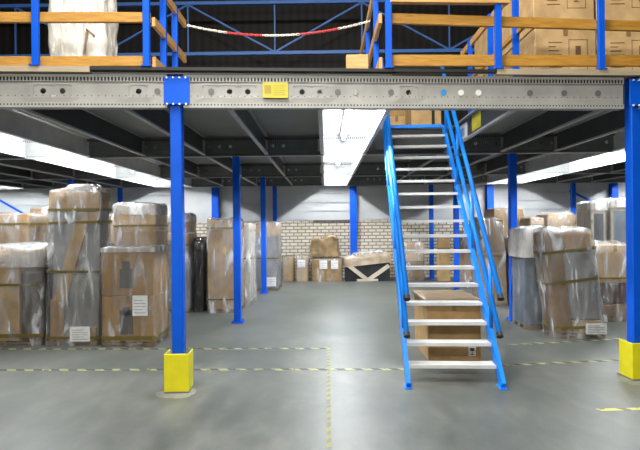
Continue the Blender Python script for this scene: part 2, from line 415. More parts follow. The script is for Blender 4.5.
# fluorescent battens
def batten(x, y, L, label):
    t = thing('fluorescent_batten', label, 'ceiling light', (x, y, BT + .004), 0, 'fluorescent battens between the joists')
    b = new(); bx(b, -.05, .05, 0, L, -.05, 0, .006); obj('housing', b, WHITEM, t)
    b = new(); bx(b, -.36, .36, -.05, L + .05, -.008, -.003); obj('reflector', b, WHITEM, t)
    b = new(); rod(b, (0, .04, -.078), (0, L - .04, -.078), .017, 12); obj('tube', b, TUBE, t, True)
    for yy in (.03, L - .03):
        b = new(); bx(b, -.02, .02, yy - .012, yy + .012, -.10, -.05, .003); obj('lamp_holder', b, WHITEM, t)
for x, nm in ((-9.35, 'far left lit bay'), (-4.45, 'left lit bay'), (.315, 'middle lit bay'), (5.27, 'right lit bay'), (9.2, 'far right lit bay')):
    for k, sp in enumerate(spans):
        if k == 0 and abs(x) > 7: continue
        y0 = (4.98 + .0635 * x) if k == 0 else ROWS[k] + .12
        y1 = ROWS[k + 1] - .05
        L = 2.68 if k == 0 else 3.1; yy = y1 - L - .07 if k == 0 else (y0 + y1) / 2 - L / 2
        if k == 2: L = 2.3; yy = y1 - L - .05
        batten(x, yy, L, 'white fluorescent batten in the %s, %s span of the mezzanine' % (nm, sp))

# yellow load plate and the notices
px = 275; d = fl(px); x0, z0 = at(262.5, 98, d); x1, z1 = at(288, 82, d)
t = thing('load_plate', 'yellow load plate on the front beam over the aisle', 'sign', ((x0 + x1) / 2, fy((x0 + x1) / 2) + .008, z0), ang)
w, h = x1 - x0, z1 - z0
b = new(); bx(b, -w / 2, w / 2, -.008, 0, 0, h, .002); pl = obj('plate', b, SIGN, t)
b = new(); bx(b, -w / 2 + .02, -w / 2 + .085, -.0095, -.008, h * .28, h * .80); obj('printed_panel', b, OCHRE, t)['label'] = 'ochre printed panel'
b = new()
for k in range(5): bx(b, -.02, w / 2 - .02 - .02 * (k % 2), -.0095, -.008, h * (.2 + .14 * k), h * (.2 + .14 * k) + .004)
obj('printed_lines', b, OCHRE, t)
o = obj('load_plate', bx(new(), OX1 - .012, OX1 - .006, 6.35, 6.72, 2.83, 3.05, .002), SIGN); tag(o, 'yellow plate on the side of the stair opening right of the handrails', 'sign')
t = thing('notice_sheet', 'pale blue and white sheet on the side of the stair opening beside the yellow plate', 'sign', (OX1 - .006, 6.95, 2.80))
b = new(); bx(b, -.006, 0, 0, .55, 0, .22); obj('sheet', b, PAPER, t)
b = new(); bx(b, -.008, -.006, .12, .45, .05, .17); obj('blue_panel', b, mat('pale_blue', (.22, .36, .62), .6)[0], t)

# ------------------------------------------------------------------ stairs
def make_stairs():
    N = 17; rise = DZ / N; y0 = 5.02; go = .164; W = .87
    t = thing('steel_staircase', 'open blue steel staircase with pale treads rising from the aisle to the mezzanine', 'stairs', (1.26, y0, 0), math.radians(-2.4))
    run = go * (N - 1)
    for s in (-1, 1):
        xs = s * (W / 2 + .02)
        b = new()
        sl = Vector((0, go, rise)).normalized()
        bar(b, (xs, -.16, .02), (xs, run, DZ - .06), .038, .12)
        bx(b, xs - .035, xs + .035, -.21, -.06, 0, .012)
        obj('stringer', b, STAIRBLUE, t)
        def line(h, y): return (xs, y, rise + (y / go) * rise + h)
        for h, nm, yl in ((.82, 'handrail', -.10), (.40, 'knee_rail', -.06)):
            b = new(); rod(b, line(h, yl), line(h, run + .25), .027, 12)
            r = obj(nm, b, STAIRBLUE, t, True)
            e = new(); a, c = Vector(line(h, yl)), Vector(line(h, yl - .03)); rod(e, a, c, .033, 12); k = obj('end_cap', e, RUBBER, r); k['label'] = 'black end cap'
        for yy in (.22, .95, 1.70, 2.45):
            b = new(); p = line(.82, yy); rod(b, (p[0], yy, p[2] - .84), p, .019, 10); bx(b, p[0] - .012, p[0] + .012, yy - .02, yy + .02, p[2] - .87, p[2] - .79)
            obj('rail_post', b, STAIRBLUE, t, True)
    for i in range(1, N):
        y = go * (i - 1); z = rise * i
        b = new(); bx(b, -W / 2, W / 2, y - .02, y + .14, z - .026, z, .004)
        bx(b, -W / 2, W / 2, y - .022, y - .014, z - .034, z)
        obj('tread', b, TREAD, t)
    b = new(); bx(b, -W / 2, W / 2, run - .02, run + .04, DZ - .05, DZ, .003); obj('landing_edge', b, STAIRBLUE, t)
make_stairs()

# ------------------------------------------------------------------ railings on the mezzanine
def post_at(b, px, py0, py1, d, w=.075):
    x, z1 = at(px, py0, d); bx(b, x - w / 2, x + w / 2, d - w * .35, d + w * .35, DZ - .03, z1, .004)
def front(px, off=-.005): return fl(px) + off
# left front rail
gl = thing('guard_rail', 'timber and blue post guard rail on the mezzanine edge at upper left', 'railing', (X(80), fy(X(80)), DZ + .01))
def rel(bm, t): 
    bmesh.ops.translate(bm, verts=bm.verts[:], vec=-Vector(t.location)); return bm
def rail(name, px0, px1, ya, yb, t, m, off=.04, th=.035):
    """plank from pixel column px0 to px1 along the front line, upper edge ya, lower edge yb"""
    d0, d1 = fl(px0) + off, fl(px1) + off
    x0, za0 = at(px0, ya[0], d0); _, zb0 = at(px0, yb[0], d0); x1, za1 = at(px1, ya[1], d1); _, zb1 = at(px1, yb[1], d1)
    b = new(); h = (za0 - zb0 + za1 - zb1) / 2
    bar(b, (x0, d0, (za0 + zb0) / 2), (x1, d1, (za1 + zb1) / 2), th, h, .003)
    return obj(name, rel(b, t), m, t)
def post(px, d, ztop, t, w=.064, zb=DZ + .012):
    x = at(px, 40, d)[0]; b = new(); bx(b, x - w / 2, x + w / 2, d - w * .3, d + w * .3, zb, ztop, .004)
    bx(b, x - w * .7, x + w * .7, d - w * .6, d + w * .6, zb, zb + .012)
    return obj('post', rel(b, t), BLUE, t)
rail('mid_rail', -60, 150, (11, 12), (21, 22), gl, PINE)
rail('toe_board', -60, 150, (56, 55.5), (66, 66), gl, PINE, .045)
rail('top_rail', -60, 150, (-52, -52), (-42, -42), gl, PINE)
for px in (34, 146): post(px, fl(px) - .01, 4.26, gl)
# left return of the gate pocket
def side_rail(name, xx, y0, y1, z, h, t, m, th=.035):
    b = new(); bar(b, (xx, y0, z), (xx, y1, z), th, h, .003); return obj(name, rel(b, t), m, t)
XG = X(147, 12)
gr = thing('guard_rail', 'short return guard rail of two pale planks left of the chain', 'railing', (XG, 5.3, DZ))
y0 = fy(XG) + .07
side_rail('top_rail', XG + .03, y0, 5.95, 4.02, .09, gr, PINEP); side_rail('mid_rail', XG + .03, y0, 5.95, 3.60, .09, gr, PINEP)
side_rail('toe_board', XG + .03, y0, 5.95, 3.20, .12, gr, PINEP)
for px in (163, 174.5):
    d = XG / ((px - 325) / F); post(px, d, 4.06, gr, .065, DZ + .001)
# right front rail
g2 = thing('guard_rail', 'timber and blue post guard rail on the mezzanine edge above stairs and cartons', 'railing', (X(500), fy(X(500)), DZ + .01))
rail('mid_rail', 390, 650, (14, 23), (24, 33), g2, PINE)
rail('toe_board', 388, 650, (55, 57), (67, 67), g2, PINE, .045)
rail('top_rail', 390, 508, (-5, -3), (3.6, 5), g2, PINEP, -.015, .06)
post(388.5, fl(388) - .01, 4.3, g2); post(497.5, fl(497) - .01, at(497, 5.4, fl(497))[1], g2); post(599.5, fl(599) - .01, 4.3, g2)
# left side of the stair opening
XS = X(383, 15) - .02
g3 = thing('guard_rail', 'two steep pale planks guarding the left side of the stair opening', 'railing', (XS, 6.2, DZ))
side_rail('top_rail', XS, 4.98, 7.9, 4.19, .10, g3, PINEP); side_rail('mid_rail', XS, 4.98, 7.9, 3.66, .10, g3, PINEP); side_rail('toe_board', XS, 4.98, 7.9, 3.20, .14, g3, PINEP)
for d in (5.5, 6.55, 7.6): post(325 + (XS - .01) / d * F, d, 4.24, g3, .06, DZ + .001)
# right side of the stair opening
XQ = 2.06
g4 = thing('guard_rail', 'sloping looking planks and blue posts guarding the right side of the stair opening', 'railing', (XQ, 6.2, DZ))
side_rail('top_rail', XQ + .04, 5.2, 7.6, 4.16, .09, g4, PINEP); side_rail('mid_rail', XQ + .04, 5.2, 7.6, 3.66, .05, g4, PINE)
for d in (5.4, 6.22, 7.1): post(325 + XQ / d * F, d, 4.2, g4, .065, DZ + .001)
# chain
p0 = Vector((XG + .07, 5.93, 4.0)); p1 = Vector((XS - .02, 5.93, 4.02))
ch = thing('barrier_chain', 'red and white plastic chain hung across the gate gap on the mezzanine', 'chain', tuple(p0))
NL = 70; pts = []
for i in range(NL + 1):
    u = i / NL; p = p0.lerp(p1, u); p.z -= .145 * 4 * u * (1 - u); pts.append(p - p0)
secs = [(0, .21, 'white'), (.21, .41, 'red'), (.41, .61, 'white'), (.61, .83, 'red'), (.83, 1, 'white')]
for a, c, nm in secs:
    b = new()
    for i in range(NL):
        u = (i + .5) / NL
        if not a <= u < c: continue
        q0, q1 = pts[i], pts[i + 1]; d = (q1 - q0).normalized(); L = (q1 - q0).length * 1.25; mid = (q0 + q1) / 2
        s = Vector((0, 1, 0)) if i % 2 else d.cross(Vector((0, 1, 0))).normalized()
        for k in (-1, 1): rod(b, mid - d * L / 2 + s * k * .009, mid + d * L / 2 + s * k * .009, .005, 6)
        for e in (-1, 1): rod(b, mid + d * e * L / 2 - s * .012, mid + d * e * L / 2 + s * .012, .005, 6)
    obj(nm + '_section', b, REDP if nm == 'red' else WHITEP, ch)['label'] = nm + ' run of chain links'
o = obj('timber_offcut', bx(new(), *sorted((at(346, 60, 5.6)[0], at(368, 60, 5.6)[0])), 5.55, 5.65, DZ + .001, at(350, 56, 5.6)[1], .006), PINEP)
tag(o, 'pale timber block on the deck beside the steep planks', 'timber block')

# ------------------------------------------------------------------ roof truss
TD = 13.8
zb, zt = at(275, 53, TD)[1], at(320, 2, TD)[1]; xn = at(275, 53, TD)[0]; pan = 87 / F * TD
t = thing('roof_truss', 'dark blue lattice roof truss high behind the mezzanine', 'truss', (0, TD, zb))
H = zt - zb
b = new(); bar(b, (-10.9, 0, 0), (10.9, 0, 0), .1, .09); obj('bottom_chord', b, DARKBLUE, t)
b = new(); bar(b, (-10.9, 0, H), (10.9, 0, H), .1, .09); obj('top_chord', b, DARKBLUE, t)
for k in range(-3, 5):
    x = xn + k * pan
    b = new(); bar(b, (x, 0, .04), (x, 0, H - .04), .04, .04); obj('vertical', b, DARKBLUE, t)
    if k < 4:
        a, c = ((x, 0, .03), (x + pan, 0, H - .03)) if k % 2 == 0 else ((x, 0, H - .03), (x + pan, 0, .03))
        b = new(); bar(b, a, c, .045, .045); obj('diagonal', b, DARKBLUE, t)

# ------------------------------------------------------------------ cargo
def carton_bm(x0, x1, y0, y1, z0, z1): return bx(new(), x0, x1, y0, y1, z0, z1, .008)
def carton_part(t, x0, x1, y0, y1, z0, z1, m=CARD, tape=True, name='carton'):
    c = obj(name, carton_bm(x0, x1, y0, y1, z0, z1), m, t)
    if tape:
        q = new(); xc = (x0 + x1) / 2
        bx(q, xc - .025, xc + .025, y0 - .002, y1 + .002, z1 - .001, z1 + .002); bx(q, xc - .025, xc + .025, y0 - .003, y0, z1 - .10, z1 + .002)
        obj('tape_strip', q, TAPE, c)
    return c
def film_bm(w, d, h, seed=0, amp=.018, off=.02, shear=(0, 0), taper=0, lump=0, cuts=11, z0=0.0, rnd=.06):
    t = bmesh.new(); bmesh.ops.create_cube(t, size=1)
    bmesh.ops.subdivide_edges(t, edges=t.edges[:], cuts=cuts, use_grid_fill=True)
    W, D = w + 2 * off, d + 2 * off; sv = Vector((seed * 7.3, seed * 3.1, seed * 1.7))
    kill = [f for f in t.faces if f.normal.z < -.9]
    bmesh.ops.delete(t, geom=kill, context='FACES')
    for v in t.verts:
        u = v.co.copy(); p = Vector((u.x * W, u.y * D, (u.z + .5) * (h + off)))
        e = Vector((max(0, abs(p.x) - (W / 2 - rnd)), max(0, abs(p.y) - (D / 2 - rnd)), max(0, p.z - (h + off - rnd))))
        if e.length > rnd:
            k = rnd / e.length
            p.x -= math.copysign(e.x * (1 - k), p.x) if e.x else 0; p.y -= math.copysign(e.y * (1 - k), p.y) if e.y else 0; p.z -= e.z * (1 - k)
        n = Vector((u.x if abs(u.x) > .49 else 0, u.y if abs(u.y) > .49 else 0, u.z if u.z > .49 else 0))
        if n.length: n.normalize()
        q = p * 7; q.z *= .45
        a = noise.noise(q + sv) * amp + abs(noise.noise(q * 2.3 + sv)) * amp * .8
        p += n * a
        if lump: p.z += lump * noise.noise(Vector((p.x * 3, p.y * 3, 0)) + sv) * max(0, (u.z + .5)) ** 2
        k = p.z / h; sc = 1 - taper * k; p.x *= sc; p.y *= sc
        p.x += shear[0] * k; p.y += shear[1] * k; p.z += z0
        v.co = p
    return t
def sheared(bm, shear, h, z0=0, taper=0):
    for v in bm.verts:
        k = (v.co.z - z0) / h; v.co.x = v.co.x * (1 - taper * k) + shear[0] * k; v.co.y = v.co.y * (1 - taper * k) + shear[1] * k
    return bm
def band_bm(w, d, z, hgt=.045, off=.030, tilt=0):
    b = new(); W, D = w / 2 + off, d / 2 + off; t = .004; r = .05
    pts = [(-W + r, -D), (W - r, -D), (W, -D + r), (W, D - r), (W - r, D), (-W + r, D), (-W, D - r), (-W, -D + r)]
    ring = []
    for k in range(8):
        x, y = pts[k]; zz = z + tilt * x
        ring.append([b.verts.new((x * s, y * s, zz + e)) for s, e in ((1, 0), (1, hgt), (1 - t / W, hgt), (1 - t / W, 0))])
    for k in range(8):
        a, c = ring[k], ring[(k + 1) % 8]
        for j in range(4): b.faces.new((a[j], c[j], c[(j + 1) % 4], a[(j + 1) % 4]))
    return b
def pallet_bm(w, d, h=.11):
    b = new()
    for k in range(5):
        x = -w / 2 + .045 + k * (w - .09) / 4; bx(b, x - .045, x + .045, -d / 2, d / 2, h - .02, h)
    for k in range(3):
        y = -d / 2 + .04 + k * (d - .08) / 2
        bx(b, -w / 2, w / 2, y - .04, y + .04, h - .04, h - .02)
        for x in (-w / 2 + .05, 0, w / 2 - .05): bx(b, x - .05, x + .05, y - .04, y + .04, .015, h - .04)
        bx(b, -w / 2, w / 2, y - .04, y + .04, 0, .015)
    return b
def note(t, x, y, z, w, h, n=5):
    b = new(); bx(b, x - w / 2, x + w / 2, y - .003, y, z, z + h); o = obj('delivery_note', b, PAPER, t)
    q = new()
    for k in range(n): bx(q, x - w * .4, x + w * (.40 - .22 * (k % 3 == 1)), y - .0042, y - .003, z + h * (.14 + .76 * k / n), z + h * (.14 + .76 * k / n) + .005)
    obj('printed_lines', q, INK, o); return o
PF = .07     # height of the thin pallets
def load(name, label, cat, px0, px1, ptop, dp, base=None, d=None, rz=0, group=None, z0=0):
    """an Empty under the middle of a load whose front the photo shows between px0 and px1"""
    pm = (px0 + px1) / 2
    if d is None: d = gd(pm, base)
    w = at(px1, 250, d)[0] - at(px0, 250, d)[0]; h = at(pm, ptop, d)[1] - z0
    t = thing(name, label, cat, (at(pm, 280, d)[0], d + dp / 2, z0), rz, group)
    return t, w, dp, h
def wrap(t, w, d, h, m=FILM, **kw):
    o = obj('plastic_wrap', film_bm(w, d, h, **kw), m, t, True); return o
G = 'film wrapped loads under the mezzanine'
# --- left front, low load
t, w, d, h = load('wrapped_load', 'low film wrapped load at the left edge, half brown carton and half dark wood', 'wrapped goods', -38, 38.5, 249, .8, 347, group=G)
obj('pallet', pallet_bm(w, d, PF), PALLET, t)
xs = -w / 2 + w * .72
carton_part(t, -w / 2, xs, -d / 2, d / 2, PF, h - .22, CARDL); 
b = new(); bx(b, xs + .01, w / 2, -d / 2 + .03, d / 2, PF, h - .3, .006); obj('dark_cabinet', b, BROWNPANEL, t)
b = new(); bx(b, -w / 2 + .02, w / 2 - .02, -d / 2 + .02, d / 2 - .02, h - .22, h - .03, .05); obj('padded_bundle', b, CARDL, t)
wrap(t, w, d, h, FILM, seed=1, amp=.03, lump=.06)
wr = obj('top_sheet', film_bm(w + .03, d + .03, .26, seed=11, amp=.03, lump=.05, z0=h - .25), FILMW, t, True)
obj('tape_band', band_bm(w, d, h * .62, .03), BAND, t); obj('tape_band', band_bm(w, d, .12, .05), BAND, t)
# --- tall load
t, w, d, h = load('wrapped_load', 'tallest film wrapped load at left, carton on top, slanted board inside', 'wrapped goods', 44, 95.5, 190, .34, 346.5, group=G)
obj('pallet', pallet_bm(w, d, PF), PALLET, t)
carton_part(t, -w / 2, w / 2, -d / 2, d / 2, h - .25, h - .02, CARD)
b = new(); bx(b, -w / 2 + .03, w / 2 - .02, -d / 2 + .07, d / 2, PF, h - .25, .006); obj('grey_cabinet', b, GREYPANEL, t)
b = new(); bar(b, (-w * .34, -d / 2 + .04, .45), (w * .13, -d / 2 + .04, h * .80), .03, .17); obj('slanted_board', b, CARDL, t)
b = new(); bx(b, -w * .45, -w * .2, -d / 2 + .02, -d / 2 + .06, PF, .62, .004); bx(b, -w * .1, w * .45, -d / 2 + .02, -d / 2 + .06, PF, .24, .004); obj('foot_board', b, CARD, t)
b = new(); bx(b, w * .10, w * .46, -d / 2 + .03, -d / 2 + .06, h * .78, h * .86, .004); obj('packing_strip', b, CARD, t)
for o_ in list(t.children):
    for v in o_.data.vertices: v.co.x += .06 * v.co.z / h
wrap(t, w, d, h, FILM, seed=2, amp=.022, lump=.03, shear=(.06, 0))
for z, k in ((h * .785, .02), (h * .47, -.01), (.10, 0), (h - .28, 0)): obj('tape_band', sheared(band_bm(w, d, z, .032, tilt=k), (.06, 0), h), BAND, t)
note(t, w * .2, -d / 2 - .05, .07, .27, .2)
o = obj('crumpled_top', film_bm(w * .5, d * .6, .07, seed=23, amp=.03, lump=.05, z0=h, cuts=6), FILMW, t, True); o.location.x = .12
# --- two cartons
t, w, d, h = load('wrapped_cartons', 'stack of two brown cartons in clear film beside the front left column', 'cartons', 100.5, 153, 250, .58, 347.5, group=G)
obj('pallet', pallet_bm(w, d, PF), PALLET, t)
hm = PF + (h - PF) * .50
for z0_, z1_ in ((PF, hm - .004), (hm, h)):
    c = carton_part(t, -w / 2, w / 2, -d / 2, d / 2, z0_, z1_, CARD)
    q = new(); zz = z0_ + .10
    bx(q, -w * .15, w * .10, -d / 2 - .003, -d / 2, zz, zz + (.32 if z0_ < .2 else .26)); bx(q, -w * .10, w * .05, -d / 2 - .003, -d / 2, zz + .25, zz + .36)
    obj('printed_mark', q, mat('grey_print', (.10, .10, .095), .7)[0], c)
wrap(t, w, d, h, FILMT, seed=3, amp=.016)
note(t, w * .26, -d / 2 - .045, hm - .26, .2, .27)
obj('tape_band', band_bm(w, d, .10, .05), BAND, t)
o = obj('top_sheet', film_bm(w, d, .05, seed=31, amp=.012, z0=h - .03, rnd=.02), FILMW, t, True)
# --- ones behind
def plain(label, px0, px1, ptop, dp, d=None, base=None, cols=(CARD, CARDL), fm=FILM, cuts=(0, .55, 1), seed=5, lump=.03, shear=(0, 0), bands=(.5,), rz=0, split=None, amp=.022, topsheet=False, nt=None):
    t, w, dd, h = load('wrapped_load', label, 'wrapped goods', px0, px1, ptop, dp, base, d, rz, G)
    obj('pallet', pallet_bm(w, dd, PF), PALLET, t)
    H = h - PF
    for k in range(len(cuts) - 1):
        m = cols[k % len(cols)]; a, c = PF + H * cuts[k], PF + H * cuts[k + 1] - .004
        segs = ((-w / 2, w / 2),) if not (split and k == 0) else ((-w / 2, -w / 2 + w * split - .005), (-w / 2 + w * split + .005, w / 2))
        for q0, q1 in segs:
            card = m in (CARD, CARDD, CARDL)
            bm = sheared(carton_bm(q0, q1, -dd / 2, dd / 2, a, c), shear, h)
            o = obj('carton' if card else 'furniture_panel', bm, m, t)
            if not card: 
                pass
    wrap(t, w, dd, h, fm, seed=seed, amp=amp, lump=lump, shear=shear)
    for f in bands: obj('tape_band', sheared(band_bm(w, dd, PF + H * f, .03), shear, h), BAND, t)
    if topsheet: obj('top_sheet', sheared(film_bm(w + .02, dd + .02, .16, seed=seed + 40, amp=.02, lump=lump, z0=h - .15), shear, h), FILMW, t, True)
    if nt: note(t, *nt)
    return t
plain('wrapped load with a pale crumpled top behind the stack of two cartons', 114, 156, 205, .55, d=7.75, seed=6, topsheet=True, bands=(.82,), cuts=(0, .78, 1), cols=(CARD, CARDL))
plain('wrapped load at the far left edge standing behind the low load', -12, 27, 214, .6, d=8.0, seed=7, cols=(CARDL, CARD), cuts=(0, .5, 1), bands=(.9,))
plain('narrow wrapped load of cartons left of the tallest load', 29, 62, 208, .6, d=8.75, seed=8, cols=(CARDD, CARD), cuts=(0, .8, 1), bands=(.88,))
plain('wrapped load glimpsed right behind the tallest load', 92, 124, 216, .6, d=8.9, seed=9, cols=(CARD, CARDL), cuts=(0, .5, 1), bands=(.7,))
plain('pale topped wrapped load seen behind the front left column', 150, 187, 215, .7, d=10.3, seed=10, cols=(CARDL, CARD), cuts=(0, .6, 1), topsheet=True, bands=(.6,))
plain('narrow wrapped load of grey panels with a tan top right of the front left column', 163, 188.5, 234, .6, base=313, seed=12, cols=(GREYPANEL, CARD), cuts=(0, .84, 1), bands=(.84,), topsheet=False)
plain('narrow upright load in black film among the clear wrapped loads', 194, 203.5, 239, .45, base=312, seed=13, cols=(BROWNPANEL,), cuts=(0, 1), fm=FILMK, bands=(), amp=.03)
t = plain('tall wrapped load with shiny creased film behind the second left column', 207.5, 238, 220, .6, base=313, seed=14, cols=(CARDL, CARDL), cuts=(0, .9, 1), bands=(.1, .9), amp=.035, fm=FILM)
plain('white hazed wrapped load just right of the second left column', 232, 250, 224, .8, base=306, seed=15, cols=(CREAM, CARD), cuts=(0, .9, 1), fm=FILMW, bands=(.55,), amp=.03)
plain('tall wrapped load at the end of the left row beside the third column', 254, 278, 223, .9, base=291, seed=16, cols=(GREYPANEL, CARDL), cuts=(0, .8, 1), fm=FILM, bands=(.45,), nt=(.1, -.52, .12, .3, .22, 4))
# --- by the back wall
def wallbox(label, px0, px1, ptop, m, seed, fm=FILMT, base=281.5, dp=.45, notes=()):
    t, w, dd, h = load('wrapped_carton', label, 'carton', px0, px1, ptop, dp, base, None, 0, 'cartons along the back wall')
    carton_part(t, -w / 2, w / 2, -dd / 2, dd / 2, 0.002, h, m)
    wrap(t, w, dd, h, fm, seed=seed, amp=.02, cuts=7)
    for n_ in notes: note(t, n_[0], -dd / 2 - .04, *n_[1:])
    return t, w, dd, h
wallbox('small brown carton at the back wall, left one of the row', 283, 293.5, 257, CARD, 51)
wallbox('small carton in whitish film second from left at the back wall', 296.5, 308, 256, CARDL, 52, FILM, notes=((-.02, .4, .22, .22, 3),))
tw, ww, dd, hh = wallbox('wide brown carton with two white notes at the back wall', 312, 342, 259, CARD, 53, FILMT, dp=.6, notes=((-.10, .36, .22, .24, 3), (.22, .36, .2, .24, 3)))
t, w, d, h = load('bulging_sack', 'bulging brown wrapped sack on the wide carton at the back wall', 'sack', 310, 340, 238, .5, None, gd(327, 281.5) + .05, 0, None, hh + .06)
bm = film_bm(w, d, h, seed=60, amp=.06, off=0, taper=.12, lump=.12, rnd=.07, cuts=14)
bm2 = bmesh.new(); bmesh.ops.create_cube(bm2, size=.001); bm2.free()
obj('sack_body', bm, mottled('sack_brown', (.12, .075, .03), (.30, .20, .10), .4, 5, bmp=.4), t, True)
for s in (-1, 1):
    b = new(); rod(b, (s * w * .3, 0, h - .07), (s * w * .36, -.02, h + .02), .06, 8, .02); obj('sack_corner', b, CREAM, t, True)
# upturned frame
t, w, d, h = load('upturned_seat', 'upturned dark seat with cream cross frame under a wrapped pad at the back wall', 'furniture', 345, 391, 250, .6, 281.5)
b = new(); bx(b, -w / 2 + .02, w / 2 - .02, -d / 2 + .06, d / 2, .0, h * .62, .01); obj('dark_base', b, mat('black_cloth', (.012, .012, .014), .8)[0], t)
for a, c in (((-w * .42, h * .52), (-w * .02, .05)), ((w * .46, h * .50), (w * .02, .05))):
    b = new(); bar(b, (a[0], -d / 2 + .03, a[1]), (c[0], -d / 2 + .03, c[1]), .04, .11, .004); obj('frame_leg', b, CREAM, t)
b = new(); bar(b, (-w * .24, -d / 2 + .03, .035), (w * .22, -d / 2 + .03, .035), .05, .06, .004); obj('frame_rail', b, CREAM, t)
pad = film_bm(w * 1.02, d, .30, seed=61, amp=.03, off=0, rnd=.1, cuts=8)
pad.transform(Matrix.Translation((0, 0, h * .53)) @ Matrix.Rotation(-.10, 4, 'Y'))
o = obj('wrapped_pad', pad, mottled('pad_tan', (.34, .24, .14), (.55, .47, .38), .35, 4, bmp=.3), t, True)
ws = film_bm(w * .66, d * .9, .07, seed=62, amp=.02, off=0, rnd=.03, cuts=8); ws.transform(Matrix.Translation((.02, -.04, h * .53 + .30)) @ Matrix.Rotation(-.10, 4, 'Y'))
obj('pale_sheet', ws, FILMW, t, True)
# seen through the stairs
plain('wrapped goods at the back wall behind the left half of the stair treads', 398, 424, 243, .45, base=281, seed=63, cols=(CARDD, CARDL), bands=(), cuts=(0, .5, 1))
t, w, d, h = load('leaning_board', 'tall tan board upright at the back wall behind the middle of the stair treads', 'board', 438, 450, 236, .12, 281)
obj('board', bx(new(), -w / 2, w / 2, -d / 2, d / 2, .001, h, .006), CARDL, t)
b = new(); bx(b, -w / 2 - .004, w / 2 + .004, -d / 2 - .004, d / 2 + .004, h * .7, h * .74); obj('tape_strip', b, TAPE, t)
plain('wrapped brown goods behind the right half of the stair treads', 463, 487, 232, .6, d=12.4, seed=64, cols=(CARD, CARDD), bands=(.6,), cuts=(0, .6, 1))
# --- box under the stairs
t, w, d, h = load('large_carton', 'large plain brown carton standing under the stairs', 'carton', 427, 480, 302, .85, 361)
carton_part(t, -w / 2, w / 2, -d / 2, d / 2, .001, h, CARD, True, 'carton_body')
b = new(); bx(b, w * .26, w * .40, -d / 2 - .003, -d / 2, .06, .17); s_ = obj('pale_sticker', b, PAPER, t)
b = new(); bx(b, w * .29, w * .37, -d / 2 - .0045, -d / 2 - .003, .12, .155); bx(b, w * .325, w * .335, -d / 2 - .0045, -d / 2 - .003, .085, .12); bx(b, w * .30, w * .36, -d / 2 - .0045, -d / 2 - .003, .075, .085); obj('glass_symbol', b, INK, s_)
o = obj('loose_sheet', film_bm(w + .03, d + .03, .03, seed=70, amp=.012, off=.01, z0=h - .01, rnd=.015), mottled('brown_sheet', (.25, .17, .09), (.36, .27, .17), .4, 5), t, True)
# --- right side
plain('wrapped load leaning beside the right handrail of the stairs', 484, 507, 219, .7, base=306, seed=17, cols=(CARD, CARDD), cuts=(0, .6, 1), shear=(-.08, 0), bands=(.55,), lump=.08)
plain('brown bottomed wrapped load right of the slim column by the stairs', 511, 530, 238, .6, base=306, seed=18, cols=(CARDD, CARD), cuts=(0, .72, 1), bands=(.72,), fm=FILMT)
plain('carton load with a square pale top far behind the slim column by the stairs', 494, 523, 209, .7, d=12.2, seed=19, cols=(CARDL, CARDL), bands=(), fm=FILMT)
t, w, d, h = load('wrapped_cabinet', 'blue grey cabinet under a white sheet behind the leaning wrapped load', 'wrapped goods', 524, 558, 232, .5, 329)
obj('pallet', pallet_bm(w, d, PF), PALLET, t)
b = new(); bx(b, -w / 2, w / 2, -d / 2, d / 2, PF, h - .02, .01); obj('cabinet_body', b, BLUEGREY, t)
wrap(t, w, d, h, FILMT, seed=20, amp=.018)
obj('white_sheet', film_bm(w + .06, d + .05, .40, seed=21, amp=.035, lump=.06, z0=h - .38, taper=0), film('white_cloth', .85, 1, (.75, .75, .73), .3, .6), t, True)
# leaning load
t, w, d, h = load('wrapped_load', 'leaning wrapped load with two olive bands at the front right', 'wrapped goods', 554, 603, 230, .36, 338, group=G)
sh = (-.15, .02)
obj('pallet', pallet_bm(w, d, PF), PALLET, t)
b = sheared(bx(new(), -w / 2, -w / 2 + w * .36, -d / 2, d / 2, PF, h - .03, .02), sh, h); obj('carton', b, CARDD, t)
b = sheared(bx(new(), -w / 2 + w * .37, w / 2 - .01, -d / 2 + .03, d / 2, PF + .18, h - .30, .015), sh, h); obj('grey_cabinet', b, GREYPANEL, t)
b = sheared(bx(new(), -w / 2 + w * .37, w / 2 - .01, -d / 2 + .01, d / 2, h - .29, h - .03, .03), sh, h); obj('carton', b, CARD, t)
b = sheared(bx(new(), -w / 2 + w * .37, w / 2 - .01, -d / 2, d / 2, PF, PF + .17, .01), sh, h); obj('carton', b, CARDL, t)
wrap(t, w, d, h, FILM, seed=22, amp=.025, lump=.07, shear=sh)
for z, k in ((h * .80, .10), (h * .52, .12), (.14, .02)): obj('tape_band', sheared(band_bm(w, d, z, .036, tilt=k), sh, h), BAND, t)
note(t, w * .28, -d / 2 - .055, .07, .29, .15)
